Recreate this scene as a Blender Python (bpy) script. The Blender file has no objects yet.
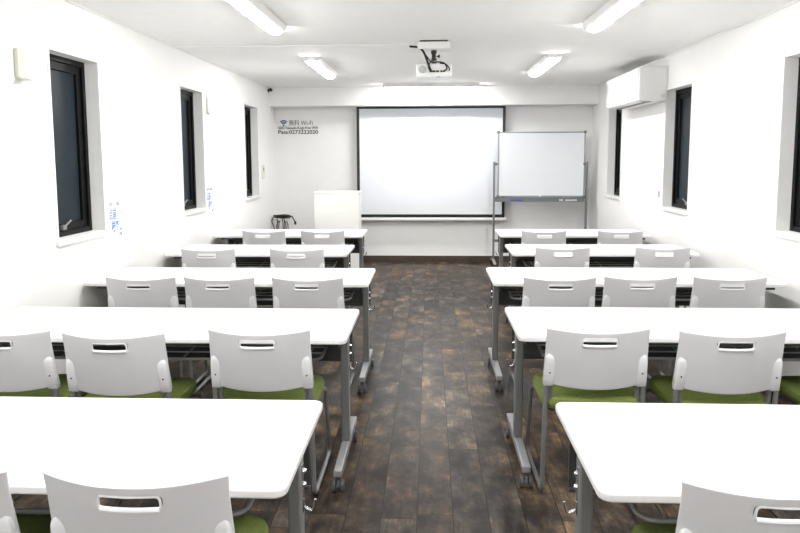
import bpy, bmesh, math, random
from mathutils import Vector, Matrix
random.seed(7)
C = bpy.context.scene.collection
S = bpy.context.scene

# ---------------------------------------------------------------- camera
F_PX, CY, PITCH, YAW, ROLL, CAM_H = 684.416, 227.543, .1027, .0432, -.0032, 1.4991
cam_d = bpy.data.cameras.new('camera')
cam = bpy.data.objects.new('camera', cam_d); C.objects.link(cam)
right = Vector((math.cos(YAW), math.sin(YAW), 0)); fh = Vector((-math.sin(YAW), math.cos(YAW), 0)); zz = Vector((0, 0, 1))
fwd = fh*math.cos(PITCH) - zz*math.sin(PITCH)
up = fh*math.sin(PITCH) + zz*math.cos(PITCH)
r2 = right*math.cos(ROLL) + up*math.sin(ROLL)
u2 = up*math.cos(ROLL) - right*math.sin(ROLL)
cam.matrix_world = Matrix(((r2.x, u2.x, -fwd.x, 0), (r2.y, u2.y, -fwd.y, 0), (r2.z, u2.z, -fwd.z, CAM_H), (0, 0, 0, 1)))
cam_d.sensor_width = 36; cam_d.lens = F_PX/800*36
cam_d.shift_y = -(266.5-CY)/800
cam_d.clip_start = .05
S.camera = cam

# ---------------------------------------------------------------- world, exposure
w = bpy.data.worlds.new('night'); S.world = w; w.use_nodes = True
bgn = w.node_tree.nodes['Background']
bgn.inputs[0].default_value = (.010, .014, .02, 1); bgn.inputs[1].default_value = .5
S.view_settings.view_transform = 'Standard'
S.view_settings.look = 'None'
S.view_settings.gamma = 1
S.view_settings.use_curve_mapping = False
S.view_settings.exposure = 0.0
LAMP = 86.0          # emission of the ceiling lamps' diffusers

# ---------------------------------------------------------------- materials
def rgb(r, g, b):
    f = lambda c: (c/255/12.92) if c/255 <= .04045 else ((c/255+.055)/1.055)**2.4
    return (f(r), f(g), f(b), 1)

def mat(name, col, rough=.5, metal=0., ior=1.45, var=0., vscale=8., bump=0., bscale=200., emit=None, estr=0.):
    m = bpy.data.materials.new(name); m.use_nodes = True
    nt = m.node_tree; n = nt.nodes; l = nt.links
    b = n['Principled BSDF']
    b.inputs['Base Color'].default_value = col
    b.inputs['Roughness'].default_value = rough
    b.inputs['Metallic'].default_value = metal
    b.inputs['IOR'].default_value = ior
    tc = n.new('ShaderNodeTexCoord')
    if var:
        no = n.new('ShaderNodeTexNoise'); no.inputs['Scale'].default_value = vscale; no.inputs['Detail'].default_value = 4
        l.new(tc.outputs['Object'], no.inputs['Vector'])
        cr = n.new('ShaderNodeValToRGB')
        cr.color_ramp.elements[0].position = .3; cr.color_ramp.elements[1].position = .7
        cr.color_ramp.elements[0].color = tuple(c*(1-var) for c in col[:3])+(1,)
        cr.color_ramp.elements[1].color = tuple(min(1, c*(1+var)) for c in col[:3])+(1,)
        l.new(no.outputs['Fac'], cr.inputs['Fac']); l.new(cr.outputs['Color'], b.inputs['Base Color'])
    if bump:
        no = n.new('ShaderNodeTexNoise'); no.inputs['Scale'].default_value = bscale; no.inputs['Detail'].default_value = 3
        l.new(tc.outputs['Object'], no.inputs['Vector'])
        bp = n.new('ShaderNodeBump'); bp.inputs['Strength'].default_value = bump; bp.inputs['Distance'].default_value = .002
        l.new(no.outputs['Fac'], bp.inputs['Height']); l.new(bp.outputs['Normal'], b.inputs['Normal'])
    if emit:
        b.inputs['Emission Color'].default_value = emit; b.inputs['Emission Strength'].default_value = estr
    return m

M = {
 'wall': mat('white_wallpaper', (.85, .847, .838, 1), .8, bump=.15, bscale=260, var=.01),
 'ceiling': mat('white_ceiling_paper', (.94, .937, .928, 1), .85, bump=.1, bscale=260, var=.01),
 'trim': mat('white_trim', (.82, .82, .81, 1), .45, var=.01),
 'top': mat('white_melamine', (.86, .86, .855, 1), .32, var=.008, vscale=3),
 'shell': mat('light_grey_plastic', rgb(217, 217, 219), .42, bump=.08, bscale=600, var=.015),
 'shell_light': mat('pale_grey_plastic', rgb(233, 233, 235), .4, var=.01),
 'green': mat('green_upholstery', rgb(112, 125, 62), .85, var=.12, vscale=60, bump=.5, bscale=900),
 'steel': mat('grey_painted_steel', rgb(128, 129, 129), .38, metal=.25, var=.03),
 'foot': mat('silver_painted_steel', rgb(158, 159, 160), .35, metal=.35, var=.03),
 'dark': mat('dark_grey_steel', rgb(72, 73, 72), .5, metal=.1, var=.04),
 'chrome': mat('chrome', (.75, .75, .76, 1), .18, metal=1., var=.02),
 'rubber': mat('grey_caster_rubber', rgb(78, 79, 82), .55, var=.05),
 'black': mat('black_plastic', rgb(22, 22, 23), .4, var=.05),
 'winframe': mat('black_window_aluminium', rgb(12, 13, 14), .45, ior=1.25, var=.05),
 'pane': mat('dark_window_glass', rgb(34, 42, 48), .35, ior=1.2, var=.12, vscale=5),
 'screen': mat('matte_white_projection_fabric', (.75, .775, .82, 1), .7, var=.006),
 'board': mat('whiteboard_enamel', (.80, .825, .87, 1), .25, var=.006),
 'alu': mat('brushed_aluminium', rgb(150, 152, 155), .35, metal=.6, var=.03),
 'postgrey': mat('grey_stand_steel', rgb(120, 123, 125), .4, metal=.3, var=.03),
 'lectern': mat('white_laminate', (.84, .84, .81, 1), .4, var=.008),
 'base': mat('dark_brown_baseboard', rgb(72, 58, 48), .5, var=.15, vscale=14),
 'ac': mat('white_appliance_plastic', (.80, .80, .79, 1), .35, var=.006),
 'offwhite': mat('off_white_plastic', rgb(214, 212, 200), .5, var=.01),
 'paper': mat('poster_paper', (.86, .87, .88, 1), .5, var=.006),
 'blueink': mat('blue_ink', rgb(78, 125, 198), .5, var=.05),
 'greyink': mat('grey_ink', rgb(140, 150, 160), .5, var=.05),
 'blackink': mat('black_lettering', rgb(35, 36, 38), .5, var=.05),
 'darkgreyink': mat('dark_grey_lettering', rgb(110, 112, 116), .5, var=.05),
 'wifiblue': mat('navy_blue_lettering', rgb(50, 70, 125), .5, var=.05),
 'bluepen': mat('blue_marker_plastic', rgb(45, 60, 170), .4, var=.05),
 'whitepen': mat('white_marker_plastic', rgb(225, 225, 225), .4, var=.02),
 'diffuser': mat('lit_lamp_diffuser', (.9, .9, .9, 1), .5, emit=(1, .993, .975, 1), estr=LAMP),
}

def floor_material():
    m = bpy.data.materials.new('weathered_wood_planks'); m.use_nodes = True
    nt = m.node_tree; n = nt.nodes; l = nt.links; b = n['Principled BSDF']
    def mth(op, a, c=None, clamp=False):
        q = n.new('ShaderNodeMath'); q.operation = op; q.use_clamp = clamp
        for i, v in enumerate((a, c)):
            if v is None: continue
            if isinstance(v, (int, float)): q.inputs[i].default_value = v
            else: l.new(v, q.inputs[i])
        return q.outputs[0]
    tc = n.new('ShaderNodeTexCoord'); sp = n.new('ShaderNodeSeparateXYZ'); l.new(tc.outputs['Object'], sp.inputs[0])
    X, Y = sp.outputs[0], sp.outputs[1]
    u = mth('DIVIDE', mth('ADD', X, 3.05), .15)
    row = mth('FLOOR', u); fu = mth('FRACT', u)
    wn = n.new('ShaderNodeTexWhiteNoise'); wn.noise_dimensions = '1D'; l.new(row, wn.inputs['W'])
    v = mth('ADD', mth('DIVIDE', Y, .92), mth('MULTIPLY', wn.outputs['Value'], 7.3))
    pl = mth('FLOOR', v); fv = mth('FRACT', v)
    cv = n.new('ShaderNodeCombineXYZ'); l.new(row, cv.inputs[0]); l.new(pl, cv.inputs[1])
    w2 = n.new('ShaderNodeTexWhiteNoise'); w2.noise_dimensions = '2D'; l.new(cv.outputs[0], w2.inputs['Vector'])
    # grain stretched along the plank, shifted per plank
    off = n.new('ShaderNodeVectorMath'); off.operation = 'MULTIPLY_ADD'
    l.new(tc.outputs['Object'], off.inputs[0]); off.inputs[1].default_value = (1, 1, 1)
    sc = n.new('ShaderNodeVectorMath'); sc.operation = 'SCALE'; l.new(w2.outputs['Color'], sc.inputs[0]); sc.inputs['Scale'].default_value = 11.
    l.new(sc.outputs[0], off.inputs[2])
    def noise(scale, sx, sy, det, rough=.6):
        mp = n.new('ShaderNodeMapping'); mp.inputs['Scale'].default_value = (sx, sy, 1); l.new(off.outputs[0], mp.inputs[0])
        q = n.new('ShaderNodeTexNoise'); q.inputs['Scale'].default_value = scale; q.inputs['Detail'].default_value = det
        q.inputs['Roughness'].default_value = rough
        l.new(mp.outputs[0], q.inputs['Vector']); return q.outputs['Fac']
    blot = noise(5.5, 1.3, .8, 7, .68)
    grain = noise(12, 6, .5, 6, .7)
    saw = noise(40, .4, 2.2, 3, .6)
    fac = mth('ADD', mth('SUBTRACT', mth('MULTIPLY', blot, 1.05), .155), mth('MULTIPLY', grain, .30))
    fac = mth('ADD', fac, mth('MULTIPLY', mth('SUBTRACT', saw, .5), .07))
    fac = mth('ADD', fac, mth('MULTIPLY', mth('SUBTRACT', w2.outputs['Value'], .5), .10))
    cr = n.new('ShaderNodeValToRGB'); r = cr.color_ramp
    r.elements[0].position = .33; r.elements[0].color = rgb(25, 22, 20)
    r.elements[1].position = .76; r.elements[1].color = rgb(142, 121, 96)
    for p, c in ((.42, rgb(38, 33, 30)), (.50, rgb(55, 48, 43)), (.58, rgb(74, 64, 55)), (.66, rgb(104, 88, 71))):
        e = r.elements.new(p); e.color = c
    l.new(fac, cr.inputs['Fac'])
    # some planks greyer, some browner
    hs = n.new('ShaderNodeHueSaturation'); l.new(cr.outputs['Color'], hs.inputs['Color'])
    sepc = n.new('ShaderNodeSeparateColor'); l.new(w2.outputs['Color'], sepc.inputs[0])
    l.new(mth('ADD', mth('MULTIPLY', sepc.outputs[1], .6), .8), hs.inputs['Saturation'])
    # seams
    du = mth('MINIMUM', fu, mth('SUBTRACT', 1., fu)); dv = mth('MINIMUM', fv, mth('SUBTRACT', 1., fv))
    su = mth('LESS_THAN', du, .016); sv = mth('LESS_THAN', dv, .0022)
    seam = mth('MAXIMUM', su, sv)
    mx = n.new('ShaderNodeMix'); mx.data_type = 'RGBA'
    l.new(mth('MULTIPLY', seam, .9), mx.inputs[0]); l.new(hs.outputs['Color'], mx.inputs[6]); mx.inputs[7].default_value = rgb(14, 12, 11)
    l.new(mx.outputs[2], b.inputs['Base Color'])
    l.new(mth('ADD', .24, mth('MULTIPLY', grain, .28)), b.inputs['Roughness'])
    b.inputs['IOR'].default_value = 1.22
    bp = n.new('ShaderNodeBump'); bp.inputs['Strength'].default_value = .35; bp.inputs['Distance'].default_value = .003
    l.new(mth('SUBTRACT', grain, mth('MULTIPLY', seam, .8)), bp.inputs['Height']); l.new(bp.outputs['Normal'], b.inputs['Normal'])
    return m
M['floor'] = floor_material()

# ---------------------------------------------------------------- helpers
def obj(name, bm, m, parent=None, bevel=0, seg=2, smooth=False, loc=None):
    me = bpy.data.meshes.new(name)
    bmesh.ops.recalc_face_normals(bm, faces=bm.faces)
    bm.to_mesh(me); bm.free()
    for mm in (m if isinstance(m, (list, tuple)) else [m]): me.materials.append(mm)
    o = bpy.data.objects.new(name, me); C.objects.link(o)
    if parent: o.parent = parent
    if loc: o.location = loc
    if smooth or bevel:
        for p in me.polygons: p.use_smooth = True
    if bevel:
        b = o.modifiers.new('bevel', 'BEVEL'); b.width = bevel; b.segments = seg; b.limit_method = 'ANGLE'; b.angle_limit = math.radians(40)
    if (smooth or bevel):
        try: me.set_sharp_from_angle(angle=math.radians(42))
        except Exception: pass
    return o

def tag(o, label, cat, group=None, kind=None):
    o['label'] = label; o['category'] = cat
    if group: o['group'] = group
    if kind: o['kind'] = kind
    return o

def thing(name, label, cat, loc=(0, 0, 0), rz=0, group=None):
    o = bpy.data.objects.new(name, None); C.objects.link(o)
    o.empty_display_size = .1
    o.location = loc; o.rotation_euler = (0, 0, rz)
    return tag(o, label, cat, group)

def struct(name, bm, m, **k):
    o = obj(name, bm, m, **k)
    if not k.get('parent'): o['kind'] = 'structure'
    return o

def dup(root, loc, rz, label, keys=None):
    r = root.copy(); C.objects.link(r); r.location = loc; r.rotation_euler = (0, 0, rz); r['label'] = label
    for ch in list(root.children):
        c = ch.copy(); C.objects.link(c); c.parent = r
        for g in list(ch.children):
            d = g.copy(); C.objects.link(d); d.parent = c
    return r

def B(): return bmesh.new()

def box(bm, x0, x1, y0, y1, z0, z1, mi=0):
    v = [bm.verts.new((x, y, z)) for x in (x0, x1) for y in (y0, y1) for z in (z0, z1)]
    for f in ((0, 1, 3, 2), (4, 6, 7, 5), (0, 4, 5, 1), (2, 3, 7, 6), (0, 2, 6, 4), (1, 5, 7, 3)):
        fc = bm.faces.new([v[i] for i in f]); fc.material_index = mi
    return bm

def prism(bm, pts, axis, a0, a1, mi=0):
    """extrude a closed 2-D outline along an axis (0 x, 1 y, 2 z); pts are the other two coordinates in order"""
    def P(p, a):
        if axis == 0: return (a, p[0], p[1])
        if axis == 1: return (p[0], a, p[1])
        return (p[0], p[1], a)
    A = [bm.verts.new(P(p, a0)) for p in pts]; D = [bm.verts.new(P(p, a1)) for p in pts]
    bm.faces.new(A).material_index = mi; bm.faces.new(list(reversed(D))).material_index = mi
    for i in range(len(pts)):
        j = (i+1) % len(pts); bm.faces.new((A[i], A[j], D[j], D[i])).material_index = mi
    return bm

def rrect(x0, x1, y0, y1, r, n=6):
    pts = []
    for cx, cy, a in ((x1-r, y0+r, -90), (x1-r, y1-r, 0), (x0+r, y1-r, 90), (x0+r, y0+r, 180)):
        for k in range(n+1):
            t = math.radians(a+90*k/n); pts.append((cx+r*math.cos(t), cy+r*math.sin(t)))
    return pts

def roundpath(pts, r, n=5, closed=False):
    """fillet the corners of a polyline"""
    P = [Vector(p) for p in pts]; out = []; N = len(P)
    for i, p in enumerate(P):
        if not closed and i in (0, N-1): out.append(p); continue
        a = (P[i-1]-p); b = (P[(i+1) % N]-p)
        rr = min(r, a.length*.45, b.length*.45)
        s = p+a.normalized()*rr; e = p+b.normalized()*rr
        for k in range(n+1):
            t = k/n; out.append(s*(1-t)**2+p*2*t*(1-t)+e*t*t)
    return out

def tube(bm, pts, r, n=8, closed=False, mi=0):
    P = [Vector(p) for p in pts]; N = len(P); rings = []
    prev = None
    for i, p in enumerate(P):
        if closed: t = (P[(i+1) % N]-P[i-1]).normalized()
        else: t = (P[min(i+1, N-1)]-P[max(i-1, 0)]).normalized()
        if prev is None:
            a = Vector((0, 0, 1)) if abs(t.z) < .9 else Vector((1, 0, 0))
            s = t.cross(a).normalized()
        else:
            s = (prev-t*prev.dot(t)).normalized()
        prev = s; q = t.cross(s)
        rings.append([bm.verts.new(p+(s*math.cos(2*math.pi*k/n)+q*math.sin(2*math.pi*k/n))*r) for k in range(n)])
    for i in range(N if closed else N-1):
        A, D = rings[i], rings[(i+1) % N]
        for k in range(n):
            j = (k+1) % n; bm.faces.new((A[k], A[j], D[j], D[k])).material_index = mi
    if not closed:
        bm.faces.new(list(reversed(rings[0]))).material_index = mi; bm.faces.new(rings[-1]).material_index = mi
    return bm

def lathe(bm, prof, origin, axis='z', n=20, mi=0):
    """profile of (radius, height) turned about an axis"""
    o = Vector(origin); rings = []
    for r, h in prof:
        ring = []
        for k in range(n):
            a = 2*math.pi*k/n; c, s = r*math.cos(a), r*math.sin(a)
            v = {'z': (c, s, h), 'x': (h, c, s), 'y': (c, h, s)}[axis]
            ring.append(bm.verts.new(o+Vector(v)))
        rings.append(ring)
    for A, D in zip(rings, rings[1:]):
        for k in range(n):
            j = (k+1) % n; bm.faces.new((A[k], A[j], D[j], D[k])).material_index = mi
    bm.faces.new(list(reversed(rings[0]))).material_index = mi; bm.faces.new(rings[-1]).material_index = mi
    return bm

# ---------------------------------------------------------------- the room
XL, XR, YB, YF, H = -2.197, 2.272, -3.0, 9.77, 2.453
T = .16
WZ0, WZ1 = 1.008, 2.125
LW = [(3.94, 4.52), (6.03, 6.61), (8.135, 8.735)]
RW = [(3.98, 4.565), (6.12, 6.765), (8.28, 8.86)]

struct('floor', box(B(), XL-T, XR+T, YB-T, YF+T, -.1, 0), M['floor'])
struct('ceiling', box(B(), XL-T, XR+T, YB-T, YF+T, H, H+.1), M['ceiling'])

def side_wall(name, x0, x1, wins):
    bm = B(); ys = [YB]
    for a, b in wins: ys += [a, b]
    ys.append(YF)
    for i in range(len(ys)-1):
        if i % 2 == 0: box(bm, x0, x1, ys[i], ys[i+1], 0, H)
        else:
            box(bm, x0, x1, ys[i], ys[i+1], 0, WZ0); box(bm, x0, x1, ys[i], ys[i+1], WZ1, H)
    bmesh.ops.remove_doubles(bm, verts=bm.verts, dist=1e-5)
    struct(name, bm, M['wall'])
side_wall('wall_left', XL-T, XL, LW)
side_wall('wall_right', XR, XR+T, RW)
struct('wall_front', box(B(), XL-T, XR+T, YF, YF+T, 0, H), M['wall'])
struct('wall_back', box(B(), XL-T, XR+T, YB-T, YB, 0, H), M['wall'])
BEAM_Y, BEAM_Z = 9.43, 2.20
struct('trim_1', box(B(), XL, XR, BEAM_Y, YF, BEAM_Z, H), M['wall'])       # boxed beam over the front wall
struct('baseboard_front', box(B(), XL, XR, YF-.012, YF, 0, .085), M['base'])
struct('baseboard_left', box(B(), XL, XL+.010, YB, YF-.012, 0, .07), M['base'])
struct('baseboard_right', box(B(), XR-.010, XR, YB, YF-.012, 0, .07), M['base'])
# thin cornice line where walls meet ceiling
struct('trim_2', box(B(), XL, XL+.012, YB, BEAM_Y, H-.012, H), M['trim'])
struct('trim_3', box(B(), XR-.012, XR, YB, BEAM_Y, H-.012, H), M['trim'])

def frame_rect(bm, x0, x1, ya, yb, za, zb, wd):
    box(bm, x0, x1, ya, ya+wd, za, zb); box(bm, x0, x1, yb-wd, yb, za, zb)
    box(bm, x0, x1, ya+wd, yb-wd, zb-wd, zb); box(bm, x0, x1, ya+wd, yb-wd, za, za+wd)

def window(n, side, ya, yb):
    """side -1 left wall, +1 right wall"""
    xw = XL if side < 0 else XR
    X = lambda d: xw+side*d          # d: depth into the wall
    def bx(bm, d0, d1, *a): a0, a1 = sorted((X(d0), X(d1))); box(bm, a0, a1, *a); return bm
    bm = B(); a0, a1 = sorted((X(.085), X(.155)))
    frame_rect(bm, a0, a1, ya, yb, WZ0, WZ1, .035)
    root = obj('window_%d' % n, bm, M['winframe'], bevel=.002); root['kind'] = 'structure'
    bm = B(); a0, a1 = sorted((X(.10), X(.14)))
    frame_rect(bm, a0, a1, ya+.035, yb-.035, WZ0+.035, WZ1-.035, .05)
    obj('window_sash', bm, M['winframe'], root, bevel=.003)
    bx_ = bx(B(), .118, .124, ya+.085, yb-.085, WZ0+.085, WZ1-.085)
    obj('window_pane', bx_, M['pane'], root)
    # handle: a small cam lever on the lower sash
    yc = (ya+yb)/2-.07
    bm = bx(B(), .075, .10, yc-.02, yc+.02, WZ0+.045, WZ0+.075)
    lo = X(.07)
    tube(bm, [(X(.085), yc-.005, WZ0+.06), (X(.07), yc+.03, WZ0+.085), (X(.07), yc+.06, WZ0+.10)], .006)
    obj('window_handle', bm, M['alu'], root, bevel=.002)
    # white reveal lining, casing and sill
    bm = B()
    for c in ((ya-.022, ya, WZ0-.005, WZ1+.022), (yb, yb+.022, WZ0-.005, WZ1+.022), (ya, yb, WZ1, WZ1+.022)):
        bx(bm, -.005, 0, *c)
    obj('window_casing', bm, M['trim'], root, bevel=.001)
    bm = bx(B(), -.018, 0, ya-.03, yb+.03, WZ0-.028, WZ0+.002); bx(bm, 0, .085, ya, yb, WZ0, WZ0+.004)
    obj('window_sill', bm, M['trim'], root, bevel=.002)
for i, (a, b) in enumerate(LW): window(i+1, -1, a, b)
for i, (a, b) in enumerate(RW): window(i+4, 1, a, b)

# ---------------------------------------------------------------- ceiling lamps
def lamp_proto():
    t = thing('ceiling_lamp', '', 'ceiling light', (0, 0, H), 0, 'long ceiling lamps')
    L = 1.25
    bm = prism(B(), [(-.078, 0), (.078, 0), (.078, -.014), (.066, -.052), (.058, -.052), (.054, -.037), (-.054, -.037), (-.058, -.052), (-.066, -.052), (-.078, -.014)], 1, -L/2, L/2)
    obj('lamp_housing', bm, M['ac'], t, bevel=.002)
    prof = [(-.050, -.038), (.050, -.038)] + [(.050*math.cos(a), -.044-.026*math.sin(a)) for a in [math.radians(x) for x in (0, 25, 50, 75, 105, 130, 155, 180)]]
    bm = prism(B(), prof, 1, -L/2+.015, L/2-.015)
    obj('lamp_diffuser', bm, M['diffuser'], t)
    return t
lamps = [(-1.115, 4.42, 0, 'lit tube lamp, nearer of the two on the left side of the ceiling'),
         (1.175, 4.46, 0, 'lit tube lamp, nearer of the two on the right side of the ceiling'),
         (-1.125, 7.24, 0, 'lit tube lamp, farther of the two on the left side of the ceiling'),
         (1.165, 7.22, 0, 'lit tube lamp, farther of the two on the right side of the ceiling'),
         (.018, 9.13, math.pi/2, 'lit tube lamp set crosswise in front of the white beam above the projection screen'),
         (-1.12, 1.62, 0, 'lit tube lamp overhead on the left, nearest the viewer and out of the picture'),
         (1.17, 1.62, 0, 'lit tube lamp overhead on the right, nearest the viewer and out of the picture'),
         (-1.12, -1.18, 0, 'unseen tube lamp added behind the viewer on the left'),  # this pair is added out of view to brighten the nearest chair backs
         (1.17, -1.18, 0, 'unseen tube lamp added behind the viewer on the right')]
lp = lamp_proto()
for i, (x, y, rz, lab) in enumerate(lamps):
    if i == 0: lp.location = (x, y, H); lp['label'] = lab
    else: dup(lp, (x, y, H), rz, lab)

# ---------------------------------------------------------------- tables
def table_proto(L, nm):
    """local origin: floor under the front (viewer side) left corner"""
    t = thing('folding_table', '', 'table', (0, 0, 0), 0, 'white training tables')
    bm = prism(B(), rrect(0, L, 0, .60, .032, 6), 2, .695, .72)
    obj('tabletop', bm, M['top'], t, bevel=.006, seg=3)
    bm = B()
    box(bm, .06, L-.06, .05, .08, .672, .695); box(bm, .06, L-.06, .52, .55, .672, .695)
    for x in (.07, L-.07): box(bm, x-.02, x+.02, .08, .52, .668, .695)
    obj('underframe', bm, M['dark'], t, bevel=.002)
    bm = box(B(), .09, L-.09, .345, .395, .60, .662)
    obj('crossbeam', bm, M['dark'], t, bevel=.006)
    for s in (0, 1):
        xc = .050 if s == 0 else L-.050; out = -1 if s == 0 else 1
        bm = box(B(), xc-.019, xc+.019, .34, .40, .12, .668)
        leg = obj('leg', bm, M['steel'], t, bevel=.005)
        # bolts and bag hook on the outer side of the leg
        bm = B(); xo = xc+out*.019
        box(bm, min(xo, xo+out*.0025), max(xo, xo+out*.0025), .36, .38, .465, .61)
        for z in (.59, .55): lathe(bm, [(.009, 0), (.009, out*.006), (.005, out*.012)], (xo, .37, z), 'x', 10)
        tube(bm, roundpath([(xo+out*.001, .37, .505), (xo+out*.006, .37, .478), (xo+out*.03, .37, .470), (xo+out*.038, .37, .505)], .012), .0045, 6)
        obj('bag_hook', bm, M['chrome'], leg, smooth=True)
        # flip bracket under the top
        bm = prism(B(), [(.28, .60), (.46, .60), (.50, .668), (.24, .668)], 0, xc-out*.019, xc-out*.025)
        obj('tilt_bracket', bm, M['dark'], t, bevel=.001)
        bm = prism(B(), [(.05, .075), (.69, .075), (.69, .112), (.44, .12), (.30, .12), (.05, .108)], 0, xc-.019, xc+.019)
        foot = obj('foot', bm, M['foot'], t, bevel=.005)
        for y in (.075, .625):
            bm = B()
            box(bm, xc-.010, xc+.010, y-.014, y+.014, .052, .076)
            prism(bm, [(y-.026, .03), (y+.02, .03), (y+.024, .058), (y-.010, .062)], 0, xc-.006, xc+.006)
            for dx in (-.019, .019):
                lathe(bm, [(.018, -.009), (.026, -.007), (.0285, -.003), (.0285, .003), (.026, .007), (.018, .009)], (xc+dx, y-.006, .0285), 'x', 18)
            obj('caster', bm, M['rubber'], foot, smooth=True)
    # wire shelf hanging under the top
    bm = B(); x0, x1 = .13, L-.13
    tube(bm, roundpath([(x0, .42, .61), (x0, .11, .595), (x1, .11, .595), (x1, .42, .61)], .05, 5), .0075)
    for y in (.19, .27, .35): tube(bm, [(x0, y, .60+(y-.11)*.05), (x1, y, .60+(y-.11)*.05)], .0035, 6, mi=1)
    k = 6 if L > 1.6 else 5
    for i in range(k):
        x = x0+.06+(x1-x0-.12)*i/(k-1)
        tube(bm, [(x, .11, .595), (x, .42, .61)], .0035, 6)
    for x in (x0+.02, (x0+x1)/2, x1-.02):
        tube(bm, roundpath([(x, .40, .609), (x, .42, .63), (x, .42, .695)], .02), .006)
    obj('wire_shelf', bm, [M['steel'], M['foot']], t, smooth=True)
    bm = box(B(), .03, L-.03, .492, .502, .475, .690)
    box(bm, .03, L-.03, .484, .492, .475, .487)
    obj('modesty_panel', bm, M['dark'], t, bevel=.002)
    return t

XLE = [-.339, -.358, -.377, -.664, -.668]; XRE = [.398, .390, .399, .672, .705]
YLr = [1.527, 2.862, 4.160, 5.446, 6.755]; YRr = [1.539, 2.935, 4.222, 5.52, 6.812]
rows = ['nearest the viewer', 'second from the viewer', 'third from the viewer', 'fourth from the viewer', 'farthest away, nearest the screen']
t18 = table_proto(1.8, 'long'); t15 = table_proto(1.5, 'short'); used = set()
for i in range(5):
    L = 1.8 if i < 3 else 1.5; p = t18 if i < 3 else t15
    for side in (0, 1):
        x = XLE[i]-L if side == 0 else XRE[i]; y = (YLr, YRr)[side][i]
        lab = 'white folding table on casters, %s of the aisle, %s' % (('left', 'right')[side], rows[i])
        if p.name not in used: used.add(p.name); p.location = (x, y, 0); p['label'] = lab
        else: dup(p, (x, y, 0), 0, lab)

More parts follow.
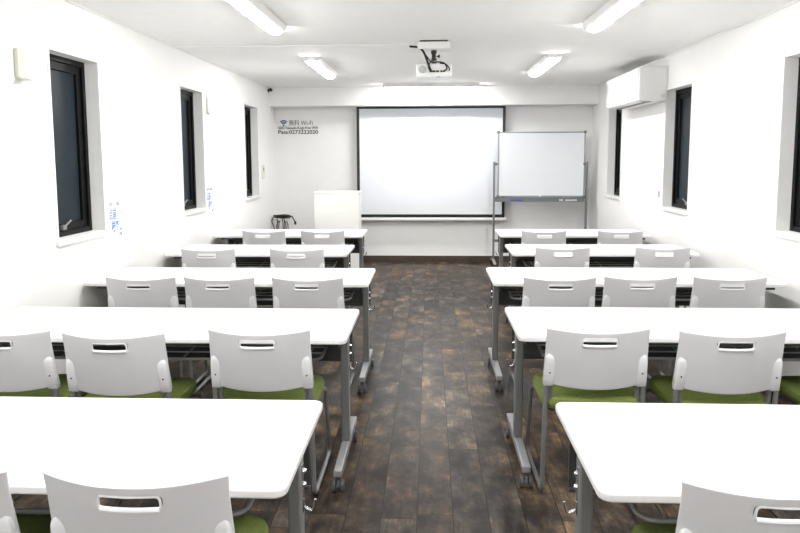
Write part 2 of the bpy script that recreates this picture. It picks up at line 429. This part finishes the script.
# ---------------------------------------------------------------- chairs
def chair_proto():
    """origin on the floor under the upper corners of the backrest, facing +y"""
    t = thing('stacking_chair', '', 'chair', (0, 0, 0), 0, 'grey chairs with green seats')
    # backrest shell: a curved grid with a hand slot left open
    us = [-1, -.97, -.88, -.74, -.58, -.44, -.345, -.31, -.2, -.07, .07, .2, .31, .345, .44, .58, .74, .88, .97, 1]
    vs = [0, .03, .12, .28, .45, .60, .72, .775, .79, .905, .93, .965, .985, 1]
    bm = B(); G = []
    for v in vs:
        rowv = []
        for u in us:
            zt = .778-.013*(1-u*u); zb = .525-.021*(1-u*u)
            z = zb+(zt-zb)*v
            hw = .221-.007*v+(.004*max(0, (v-.8)/.2))
            x = hw*u
            y = -.047*(1-abs(u)**2.1) + .052*(1-v)**1.15
            rowv.append(bm.verts.new((x, y, z)))
        G.append(rowv)
    for j in range(len(vs)-1):
        for i in range(len(us)-1):
            if 8 <= j < 9 and abs((us[i]+us[i+1])/2) < .33: continue
            bm.faces.new((G[j][i], G[j][i+1], G[j+1][i+1], G[j+1][i]))
    bk = obj('backrest', bm, M['shell'], t, smooth=True)
    s = bk.modifiers.new('solid', 'SOLIDIFY'); s.thickness = .010; s.offset = 0
    s2 = bk.modifiers.new('sub', 'SUBSURF'); s2.levels = 1; s2.render_levels = 2
    def bz(u, v):
        zt = .778-.013*(1-u*u); zb = .525-.021*(1-u*u)
        return Vector(((.221-.007*v)*u, -.047*(1-abs(u)**2.1)+.052*(1-v)**1.15, zb+(zt-zb)*v))
    # pale lip round the slot
    loop = []
    for u, v in [(-.335, .80), (-.33, .885), (-.30, .908), (0, .908), (.30, .908), (.33, .885), (.335, .81), (.31, .786), (0, .786), (-.31, .786)]:
        p = bz(u, v); loop.append(p+Vector((0, -.004, 0)))
    bm = tube(B(), roundpath(loop, .006, 2, True), .0032, 6, closed=True)
    tube(bm, [bz(u, .775)+Vector((0, -.004, 0)) for u in (-.32, -.2, -.07, .07, .2, .32)], .0065, 8)
    obj('slot_rim', bm, M['shell_light'], bk, smooth=True)
    # side brackets on the lower corners
    for sgn in (-1, 1):
        bm = B(); prev = None
        secs = [(.512, .019, .012), (.516, .021, .015), (.56, .021, .016), (.62, .020, .015), (.642, .019, .012), (.654, .016, .008), (.660, .009, .004)]
        for z, wx, wy in secs:
            v = max(0, (z-.52)/.26); xc = sgn*(.221-.007*v-.023)
            yc = .052*(1-min(1, v))**1.15-.010
            ring = [bm.verts.new((xc+wx*math.copysign(abs(math.cos(a))**.32, math.cos(a)), yc+wy*math.copysign(abs(math.sin(a))**.32, math.sin(a)), z)) for a in [2*math.pi*k/14+.1 for k in range(14)]]
            if prev:
                for k in range(14): bm.faces.new((prev[k], prev[(k+1) % 14], ring[(k+1) % 14], ring[k]))
            else: bm.faces.new(list(reversed(ring)))
            prev = ring
        bm.faces.new(prev)
        br = obj('back_bracket', bm, M['shell_light'], t, smooth=True)
        z = .575; v = (z-.52)/.26
        bm = lathe(B(), [(.0035, -.0015), (.0035, .003)], (sgn*(.221-.007*v-.023), .052*(1-v)**1.15-.0262, z), 'y', 10)
        obj('screw', bm, M['black'], br)
    # upholstered seat
    pts = []
    for k in range(40):
        a = 2*math.pi*k/40; c, s_ = math.cos(a), math.sin(a); e = .38
        pts.append((.222*math.copysign(abs(c)**e, c), .225+.205*math.copysign(abs(s_)**e, s_)))
    bm = B(); rings = []
    for sc, z in ((.90, .402), (.97, .406), (1, .420), (1, .436), (.975, .450), (.90, .457), (.6, .455), (.25, .452)):
        rings.append([bm.verts.new((x*sc, .225+(y-.225)*sc, z-.10*max(0, (y-.33))**1.0*(.35))) for x, y in pts])
    bm.faces.new(list(reversed(rings[0])))
    for A, D in zip(rings, rings[1:]):
        for k in range(40): bm.faces.new((A[k], A[(k+1) % 40], D[(k+1) % 40], D[k]))
    bm.faces.new(rings[-1])
    obj('seat', bm, M['green'], t, smooth=True)
    bm = prism(B(), rrect(-.20, .20, .05, .40, .05), 2, .388, .401)
    obj('seat_pan', bm, M['dark'], t, bevel=.003)
    # seat carriers: from inside the bracket down and forward under the seat
    bm = B()
    for sgn in (-1, 1):
        tube(bm, roundpath([(sgn*.188, .045, .56), (sgn*.184, .06, .39), (sgn*.175, .38, .378)], .06, 6), .010)
    tube(bm, [(-.18, .12, .379), (.18, .12, .379)], .009); tube(bm, [(-.18, .34, .378), (.18, .34, .378)], .009)
    obj('seat_frame', bm, M['steel'], t, smooth=True)
    for sgn in (-1, 1):     # sled legs
        x = sgn*.213
        bm = tube(B(), roundpath([(sgn*.208, .036, .56), (x, .065, .012), (x, .53, .012), (sgn*.215, .41, .385), (sgn*.18, .37, .385)], .05, 6), .0105)
        lg = obj('sled_leg', bm, M['steel'], t, smooth=True)
        for y in (.14, .46): obj('glide', box(B(), x-.009, x+.009, y-.02, y+.02, 0, .006), M['black'], lg)
    return t
ROWN = ['nearest row', 'second row', 'third row', 'fourth row', 'front row by the screen']
# centre x, corner y of every chair: (row, side, x, y, position words)
CH = [
 (0, 0, -0.676, 1.485, 'in the middle of the left nearest table'),
 (0, 0, -1.198, 1.485, 'cut by the left picture edge at the left nearest table'),
 (0, 1, 0.782, 1.49, 'at the right nearest table, cut by the picture corner'),
 (1, 0, -1.815, 2.76, 'by the left wall at the left second table'),
 (1, 0, -1.312, 2.73, 'in the middle of the left second table'),
 (1, 0, -0.718, 2.8, 'beside the aisle at the left second table'),
 (1, 1, 0.714, 2.872, 'beside the aisle at the right second table'),
 (1, 1, 1.256, 2.835, 'in the middle of the right second table'),
 (1, 1, 1.84, 2.85, 'by the right wall at the right second table'),
 (2, 0, -1.76, 4.05, 'by the left wall at the left third table'),
 (2, 0, -1.278, 4.06, 'in the middle of the left third table'),
 (2, 0, -0.736, 4.055, 'beside the aisle at the left third table'),
 (2, 1, 0.784, 4.105, 'beside the aisle at the right third table'),
 (2, 1, 1.275, 4.14, 'in the middle of the right third table'),
 (2, 1, 1.805, 4.14, 'by the right wall at the right third table'),
 (3, 0, -1.767, 5.345, 'nearer the left wall at the left fourth table'),
 (3, 0, -1.053, 5.35, 'nearer the aisle at the left fourth table'),
 (3, 1, 1.066, 5.485, 'nearer the aisle at the right fourth table'),
 (3, 1, 1.862, 5.5, 'nearer the right wall at the right fourth table'),
 (4, 0, -1.644, 6.69, 'nearer the left wall at the farthest left table'),
 (4, 0, -1.057, 6.695, 'nearer the aisle at the farthest left table'),
 (4, 1, 1.12, 6.71, 'nearer the aisle at the farthest right table'),
 (4, 1, 1.862, 6.72, 'nearer the right wall at the farthest right table'),
]
cp = chair_proto()
for i, (r, s, x, y, words) in enumerate(CH):
    lab = 'grey chair with green seat ' + words
    if i == 0: cp.location = (x, y, 0); cp['label'] = lab
    else: dup(cp, (x, y, 0), 0, lab)

# ---------------------------------------------------------------- projection screen
t = thing('projection_screen', 'large white pull-down projection screen with black border on the front wall', 'projection screen', (.012, 9.67, 0))
x0, x1, z0, z1 = -1.036, 1.045, .645, 2.2
obj('screen_fabric', box(B(), x0+.04, x1-.04, 0, .003, z0+.045, z1-.03), M['screen'], t)
bm = B()
box(bm, x0, x0+.04, -.0015, .003, z0, z1); box(bm, x1-.04, x1, -.0015, .003, z0, z1)
box(bm, x0+.04, x1-.04, -.0015, .003, z1-.03, z1); box(bm, x0+.04, x1-.04, -.0015, .003, z0, z0+.045)
obj('screen_border', bm, M['black'], t)
bm = prism(B(), rrect(-.012, .016, z0-.045, z0, .008, 3), 0, x0-.02, x1+.02)
obj('bottom_bar', bm, M['ac'], t, smooth=True)

# ---------------------------------------------------------------- whiteboard on its stand
t = thing('whiteboard', 'wheeled whiteboard on a grey stand at the front right', 'whiteboard', (0, 9.38, 0))
bx0, bx1, bz0, bz1 = .926, 2.095, .955, 1.832
obj('board', box(B(), bx0+.015, bx1-.015, -.012, .012, bz0+.015, bz1-.015), M['board'], t)
bm = B()
box(bm, bx0, bx0+.016, -.016, .016, bz0, bz1); box(bm, bx1-.016, bx1, -.016, .016, bz0, bz1)
box(bm, bx0+.016, bx1-.016, -.016, .016, bz0, bz0+.016); box(bm, bx0+.016, bx1-.016, -.016, .016, bz1-.016, bz1)
obj('board_frame', bm, M['alu'], t, bevel=.003)
for x in (bx0, bx1):
    for z in (bz0, bz1):
        obj('corner_cap', box(B(), x-.012 if x == bx0 else x-.022, x+.022 if x == bx0 else x+.012, -.02, .02, z-.022 if z == bz1 else z-.012, z+.012 if z == bz1 else z+.022), M['postgrey'], t, bevel=.004)
for x, zt in ((.878, 1.43), (2.125, 1.43)):
    bm = box(B(), x-.013, x+.013, -.02, .02, .09, zt)
    obj('post', bm, M['postgrey'], t, bevel=.003)
    sg = 1 if x < 1.5 else -1
    bm = lathe(B(), [(.022, 0), (.022, .02), (.012, .028), (.012, .04)], (x+(.013 if sg > 0 else -.053), 0, 1.40), 'x', 14)
    obj('pivot_knob', bm, M['postgrey'], t, smooth=True)
    bm = prism(B(), [(-.29, .06), (.25, .06), (.25, .075), (.03, .10), (-.03, .10), (-.29, .075)], 0, x-.018, x+.018)
    ft = obj('foot', bm, M['foot'], t, bevel=.004)
    for y in (-.27, .22):
        bm = box(B(), x-.008, x+.008, y-.01, y+.01, .045, .062)
        for dx in (-.014, .014): lathe(bm, [(.018, -.006), (.024, -.004), (.024, .004), (.018, .006)], (x+dx, y, .024), 'x', 14)
        obj('caster', bm, M['black'], ft, smooth=True)
obj('crossbar', box(B(), .891, 2.112, -.012, .012, .335, .37), M['postgrey'], t, bevel=.003)
obj('crossbar', box(B(), .891, 2.112, -.002, .02, .925, .95), M['postgrey'], t, bevel=.003)
bm = prism(B(), [(-.095, .892), (.0, .892), (.0, .952), (-.006, .952), (-.006, .900), (-.088, .900), (-.088, .906), (-.095, .906)], 0, .891, 2.10)
obj('pen_tray', bm, M['postgrey'], t, bevel=.001)
def marker(name, label, x, y, m, n=1, L=.13):
    bm = B()
    for q in range(1):
        tube(bm, [(-L/2, 0, 0), (L/2-.045, 0, 0)], .009, 10); tube(bm, [(L/2-.045, 0, 0), (L/2, 0, 0)], .0098, 10)
    o = obj(name, bm, m, smooth=True, loc=(x, y, .9102)); tag(o, label, 'marker', 'markers on the whiteboard tray')
marker('marker_pen', 'blue marker pen on the left of the whiteboard tray', 1.175, 9.315, M['bluepen'], L=.17)
marker('marker_pen', 'white marker pen on the right of the whiteboard tray', 1.91, 9.315, M['whitepen'], L=.15)
marker('marker_pen', 'white marker pen at the right end of the whiteboard tray, touching the other white one', 1.775, 9.315, M['whitepen'], L=.05)
o = obj('board_magnet', lathe(B(), [(.02, 0), (.02, -.008), (.014, -.011)], (0, 0, 0), 'y', 16), M['whitepen'], smooth=True, loc=(1.50, 9.364, .975))
tag(o, 'round white magnet at the bottom edge of the whiteboard', 'magnet')

# ---------------------------------------------------------------- lectern
t = thing('lectern', 'plain white boxy lectern at the front left, beside the screen', 'lectern', (-1.148, 8.4, 0))
hw = .275
bm = box(B(), -hw, hw, 0, .02, .04, 1.05)
obj('front_panel', bm, M['lectern'], t, bevel=.002)
for s in (-1, 1):
    bm = box(B(), min(s*hw, s*(hw-.02)), max(s*hw, s*(hw-.02)), .021, .32, .04, 1.05)
    obj('side_panel', bm, M['lectern'], t, bevel=.002)
obj('shelf', box(B(), -hw+.021, hw-.021, .03, .31, .60, .62), M['lectern'], t, bevel=.002)
obj('plinth', box(B(), -hw+.01, hw-.01, .01, .31, 0, .04), M['lectern'], t)
obj('top_board', box(B(), -hw-.006, hw+.006, -.006, .33, 1.05, 1.073), M['lectern'], t, bevel=.003)

# ---------------------------------------------------------------- stool with a coil of cable
t = thing('stool', 'small stool with thin dark legs in the front left corner under coiled cable', 'stool', (-2.06, 9.47, 0))
bm = lathe(B(), [(.10, .622), (.112, .628), (.112, .642), (.10, .646)], (0, 0, 0), 'z', 24)
obj('seat', bm, M['offwhite'], t, smooth=True)
for k in range(4):
    a = math.radians(45+90*k); c, s = math.cos(a), math.sin(a)
    obj('leg', tube(B(), roundpath([(.05*c, .05*s, .622), (.09*c, .09*s, .58), (.12*c, .12*s, .004)], .05), .007), M['dark'], t, smooth=True)
obj('ring', tube(B(), [(.1085*math.cos(2*math.pi*k/24), .1085*math.sin(2*math.pi*k/24), .22) for k in range(24)], .005, 6, closed=True), M['dark'], t, smooth=True)
bm = B(); pts = []
for k in range(24*5+1):
    a = 2*math.pi*k/24; r = .088+.022*math.sin(a*1.35)
    pts.append((r*math.cos(a)*1.12, r*math.sin(a)*.9, .6605+.007*k/24+.004*math.sin(a*2.2)))
pts += [(.14, .0, .675), (.165, -.02, .64), (.185, -.03, .60)]
tube(bm, pts, .0085, 7)
tube(bm, roundpath([(-.10, -.06, .672), (-.13, -.10, .63), (-.075, -.135, .50), (-.055, -.14, .38), (-.04, -.135, .55), (-.05, -.10, .675)], .05, 5), .006, 6)
tube(bm, roundpath([(.02, -.09, .672), (.035, -.135, .62), (.045, -.13, .45), (.03, -.13, .30), (.06, -.13, .42), (.05, -.11, .672)], .05, 5), .006, 6)
lathe(bm, [(.010, .03), (.016, .02), (.016, -.01), (.012, -.02)], (.189, -.03, .585), 'z', 10)
o = obj('power_cable', bm, M['black'], smooth=True, loc=(-2.06, 9.47, 0))
tag(o, 'coil of black cable with a hanging plug, heaped on the stool in the corner', 'cable')

# ---------------------------------------------------------------- air conditioner
t = thing('air_conditioner', 'white wall-mounted air conditioner high on the right wall', 'air conditioner', (XR, 6.74, 2.028))
AL = 1.20
prof = [(-.002, 0), (-.002, .325), (-.255, .325), (-.268, .315), (-.270, .30), (-.270, .03), (-.262, .008), (-.22, 0)]
bm = prism(B(), [(x, z) for x, z in prof], 1, .012, AL-.012)
obj('body', bm, M['ac'], t, bevel=.004)
for y0, y1 in ((0, .011), (AL-.011, AL)):
    obj('end_cap', prism(B(), prof, 1, y0, y1), M['ac'], t, bevel=.003)
obj('front_cover', prism(B(), [(-.2705, .045), (-.277, .048), (-.277, .308), (-.2705, .315)], 1, .02, AL-.02), M['ac'], t, bevel=.002)
obj('air_flap', prism(B(), [(-.264, -.001), (-.215, -.007), (-.21, -.006), (-.21, -.003), (-.262, -.001)], 1, .06, AL-.06), M['ac'], t, bevel=.001)
obj('outlet_slot', box(B(), -.205, -.12, .08, AL-.08, -.003, .0), M['dark'], t)
obj('pipe_plug', box(B(), -.06, -.025, -.004, 0, .03, .065), M['offwhite'], t, bevel=.001)
obj('air_grille', prism(B(), [(-.22, .326), (-.05, .326), (-.05, .329), (-.22, .329)], 1, .05, AL-.05), M['dark'], t)

# ---------------------------------------------------------------- projector on the ceiling
PX, PY = .035, 5.83
t = thing('projector', 'white projector hanging from the ceiling on a short bracket', 'projector', (PX, PY, H))
obj('shadow_gap', box(B(), -.115, .115, -.07, .09, -.012, 0), M['black'], t)  # black slab paints the shadow in the gap above the plate
obj('ceiling_plate', box(B(), -.135, .135, -.09, .11, -.072, -.012), M['ac'], t, bevel=.006)
bm = lathe(B(), [(.024, -.072), (.024, -.10), (.017, -.104), (.017, -.135), (.026, -.138), (.026, -.155), (.014, -.16), (.014, -.195)], (0, 0, 0), 'z', 16)
pole = obj('pole', bm, M['black'], t, smooth=True)
obj('clamp_knob', lathe(B(), [(.006, .02), (.006, .035), (.014, .036), (.014, .05)], (0, 0, -.12), 'x', 12), M['black'], pole, smooth=True)
obj('joint', box(B(), -.022, .022, -.022, .022, -.177, -.140), M['alu'], t, bevel=.006)
bm = box(B(), -.07, .07, -.05, .06, -.205, -.195)
for sx in (-1, 1):
    for sy in (-1, 1): tube(bm, [(sx*.03, sy*.03, -.20), (sx*.115, sy*.08, -.203)], .008, 6)
obj('adapter_plate', bm, M['black'], t)
body = obj('projector_body', box(B(), -.148, .148, -.10, .13, -.302, -.19), M['ac'], t, bevel=.014, seg=3)
for i in range(4): obj('foot', lathe(B(), [(.010, 0), (.010, .012)], ((-.13, .13)[i % 2], (-.085, .10)[i//2], -.211), 'z', 10), M['black'], t)
bm = B()
for x, wd in ((-.035, .022), (-.008, .022), (.02, .026), (.052, .018), (.074, .014)): box(bm, x-wd/2+.01, x+wd/2+.01, -.103, -.100, -.262, -.247)
obj('ports', bm, M['black'], body)
bm = B()
for k in range(4): tube(bm, [(-.092+(.008+.007*k)*math.cos(a), -.101, -.238+(.008+.007*k)*math.sin(a)) for a in [2*math.pi*q/16 for q in range(16)]], .0013, 5, closed=True)
obj('speaker_grille', bm, M['darkgreyink'], body)
obj('lens', lathe(B(), [(.035, .13), (.035, .145), (.028, .146)], (.06, 0, -.262), 'y', 18), M['black'], body, smooth=True)
obj('badge', box(B(), .02, .055, -.1015, -.100, -.303, -.298), M['darkgreyink'], body)
bm = B()
def cable(*p, r=.006): tube(bm, roundpath([(q[0], q[1], q[2]) for q in p], .05, 5), r, 7)
cable((-.20, -.02, -.04), (-.13, -.05, -.05), (-.085, -.09, -.09), (-.055, -.10, -.17), (-.035, -.12, -.23), (-.02, -.105, -.256), r=.009)
cable((-.07, -.10, -.12), (-.02, -.12, -.19), (.03, -.12, -.18), (.09, -.12, -.19), (.11, -.13, -.24), (.08, -.105, -.256), r=.006)
cable((.02, -.03, -.15), (-.03, -.10, -.18), (-.05, -.12, -.22), (-.03, -.13, -.26), (.0, -.105, -.256), r=.005)
cable((.05, -.10, -.19), (.10, -.13, -.20), (.13, -.13, -.24), (.125, -.105, -.25), r=.005)
obj('signal_cables', bm, M['black'], t, smooth=True)
o = obj('cable_duct', box(B(), XL, PX-.17, 5.92, 5.935, H-.012, H), M['ceiling'], bevel=.002)
tag(o, 'thin white cable duct running along the ceiling from left wall to projector', 'cable duct')

# ---------------------------------------------------------------- small fittings on the walls
t = thing('security_camera', 'tiny black camera in the upper left corner by the beam', 'camera', (XL, 9.37, 2.40))
obj('mount', box(B(), 0, .012, -.02, .02, -.02, .025), M['black'], t, bevel=.002)
obj('camera_head', lathe(B(), [(.018, -.03), (.022, -.02), (.022, .02), (.015, .03)], (.04, -.01, .012), 'y', 14), M['black'], t, smooth=True)
obj('arm', tube(B(), [(.01, 0, 0), (.04, -.005, .01)], .006, 8), M['black'], t)

def wall_box(y, z, lip, label):
    t = thing('wall_bracket', label, 'wall fitting', (XL, y, z), 0, 'off-white fittings on the left wall')
    obj('cover', box(B(), 0, .022, -.035, .045, -.075, .08), M['offwhite'], t, bevel=.005)
    obj('lip', box(B(), 0, .065 if lip else .03, -.035, .045, -.083, -.077), M['offwhite'], t, bevel=.002)
wall_box(3.635, 2.0, True, 'off-white wall fitting with a lip, at the upper left picture edge')
wall_box(6.76, 2.01, False, 'small off-white wall fitting just past the middle left window')

t = thing('control_panel', 'slim white control panel on the left wall past the farthest left window', 'control panel', (XL, 8.95, 1.31))
obj('case', box(B(), 0, .018, -.04, .04, -.09, .09), M['offwhite'], t, bevel=.003)
obj('display', box(B(), .018, .0195, -.028, .028, .01, .06), M['greyink'], t)
t = thing('wall_switch', 'small grey switch on the right wall between two windows below air conditioner', 'switch', (XR, 6.86, 1.125))
obj('plate', box(B(), -.008, 0, -.03, .03, -.05, .05), M['trim'], t, bevel=.002)
obj('rocker', box(B(), -.013, -.008, -.016, .016, -.03, .03), M['greyink'], t, bevel=.001)

# ---------------------------------------------------------------- lettering
def text_mesh(name, body, size, m, parent, matrix, bold=0., width=None, align='LEFT'):
    cu = bpy.data.curves.new(name, 'FONT'); cu.body = body; cu.size = size; cu.extrude = .0006; cu.offset = bold; cu.align_x = align
    tmp = bpy.data.objects.new('tmp', cu); C.objects.link(tmp)
    bpy.context.view_layer.update()
    dg = bpy.context.evaluated_depsgraph_get()
    me = bpy.data.meshes.new_from_object(tmp.evaluated_get(dg))
    bpy.data.objects.remove(tmp); bpy.data.curves.remove(cu)
    xs = [v.co.x for v in me.vertices]
    if width and xs:
        k = width/(max(xs)-min(xs)); x0 = min(xs)
        for v in me.vertices: v.co.x = (v.co.x-x0)*k
    me.name = name; me.materials.clear(); me.materials.append(m)
    o = bpy.data.objects.new(name, me); C.objects.link(o); o.parent = parent
    me.transform(matrix)
    return o
# on the front wall: text x -> +X, text y -> +Z, facing -Y
def FW(x, z): return Matrix(((1, 0, 0, x), (0, 0, -1, 0), (0, 1, 0, z), (0, 0, 0, 1)))
t = thing('wifi_notice', 'wireless network notice lettered on the wall left of the screen', 'notice', (-2.155, YF-.002, 1.825))
bm = B()
cx, cz = .078, .125
bmesh.ops.create_circle(bm, cap_ends=True, segments=14, radius=.012, matrix=Matrix.Translation((cx, 0, cz)) @ Matrix.Rotation(math.pi/2, 4, 'X'))
for r in (.030, .050, .070):
    prev = None
    for k in range(11):
        a = math.radians(45+9*k)
        pr = [bm.verts.new((cx+rr*math.cos(a), 0, cz+rr*math.sin(a))) for rr in (r-.007, r+.007)]
        if prev: bm.faces.new((prev[0], prev[1], pr[1], pr[0]))
        prev = pr
ic = obj('wifi_symbol', bm, M['wifiblue'], t)
so = ic.modifiers.new('s', 'SOLIDIFY'); so.thickness = .001
text_mesh('network_title', '無料 Wi-Fi', .088, M['darkgreyink'], t, FW(.155, .130), .0005, .34)
text_mesh('network_name', 'SSID:Takasaki-Kaigi-Free WiFi', .05, M['blackink'], t, FW(.0, .075), .0008, .57)
text_mesh('network_password', 'Pass:0273222020', .074, M['blackink'], t, FW(.0, .008), .0012, .57)

# posters on the left wall: text x -> +Y, text y -> +Z, facing +X
def LWm(y, z): return Matrix(((0, 0, 1, .0022), (1, 0, 0, y), (0, 1, 0, z), (0, 0, 0, 1)))
def poster(y, z, label):
    t = thing('poster', label, 'poster', (XL+.0005, y, z), 0, 'white notices with blue writing')
    obj('sheet', box(B(), 0, .0015, 0, .30, 0, .29), M['paper'], t)
    text_mesh('heading', 'お知らせ お願い', .03, M['greyink'], t, LWm(.015, .235), .0003, .17)
    text_mesh('large_writing', '点前', .085, M['blueink'], t, LWm(.012, .145), .001, .11)
    text_mesh('large_writing', '検査し', .085, M['blueink'], t, LWm(.045, .06), .001, .16)
    text_mesh('small_writing', 'して下さい', .022, M['greyink'], t, LWm(.14, .17), .0003, .10)
    text_mesh('small_writing', 'ご確認', .022, M['greyink'], t, LWm(.14, .022), .0003, .06)
poster(4.575, .935, 'white notice with blue writing beside the nearest left window')
poster(6.655, .94, 'white notice with blue writing beside the middle left window')
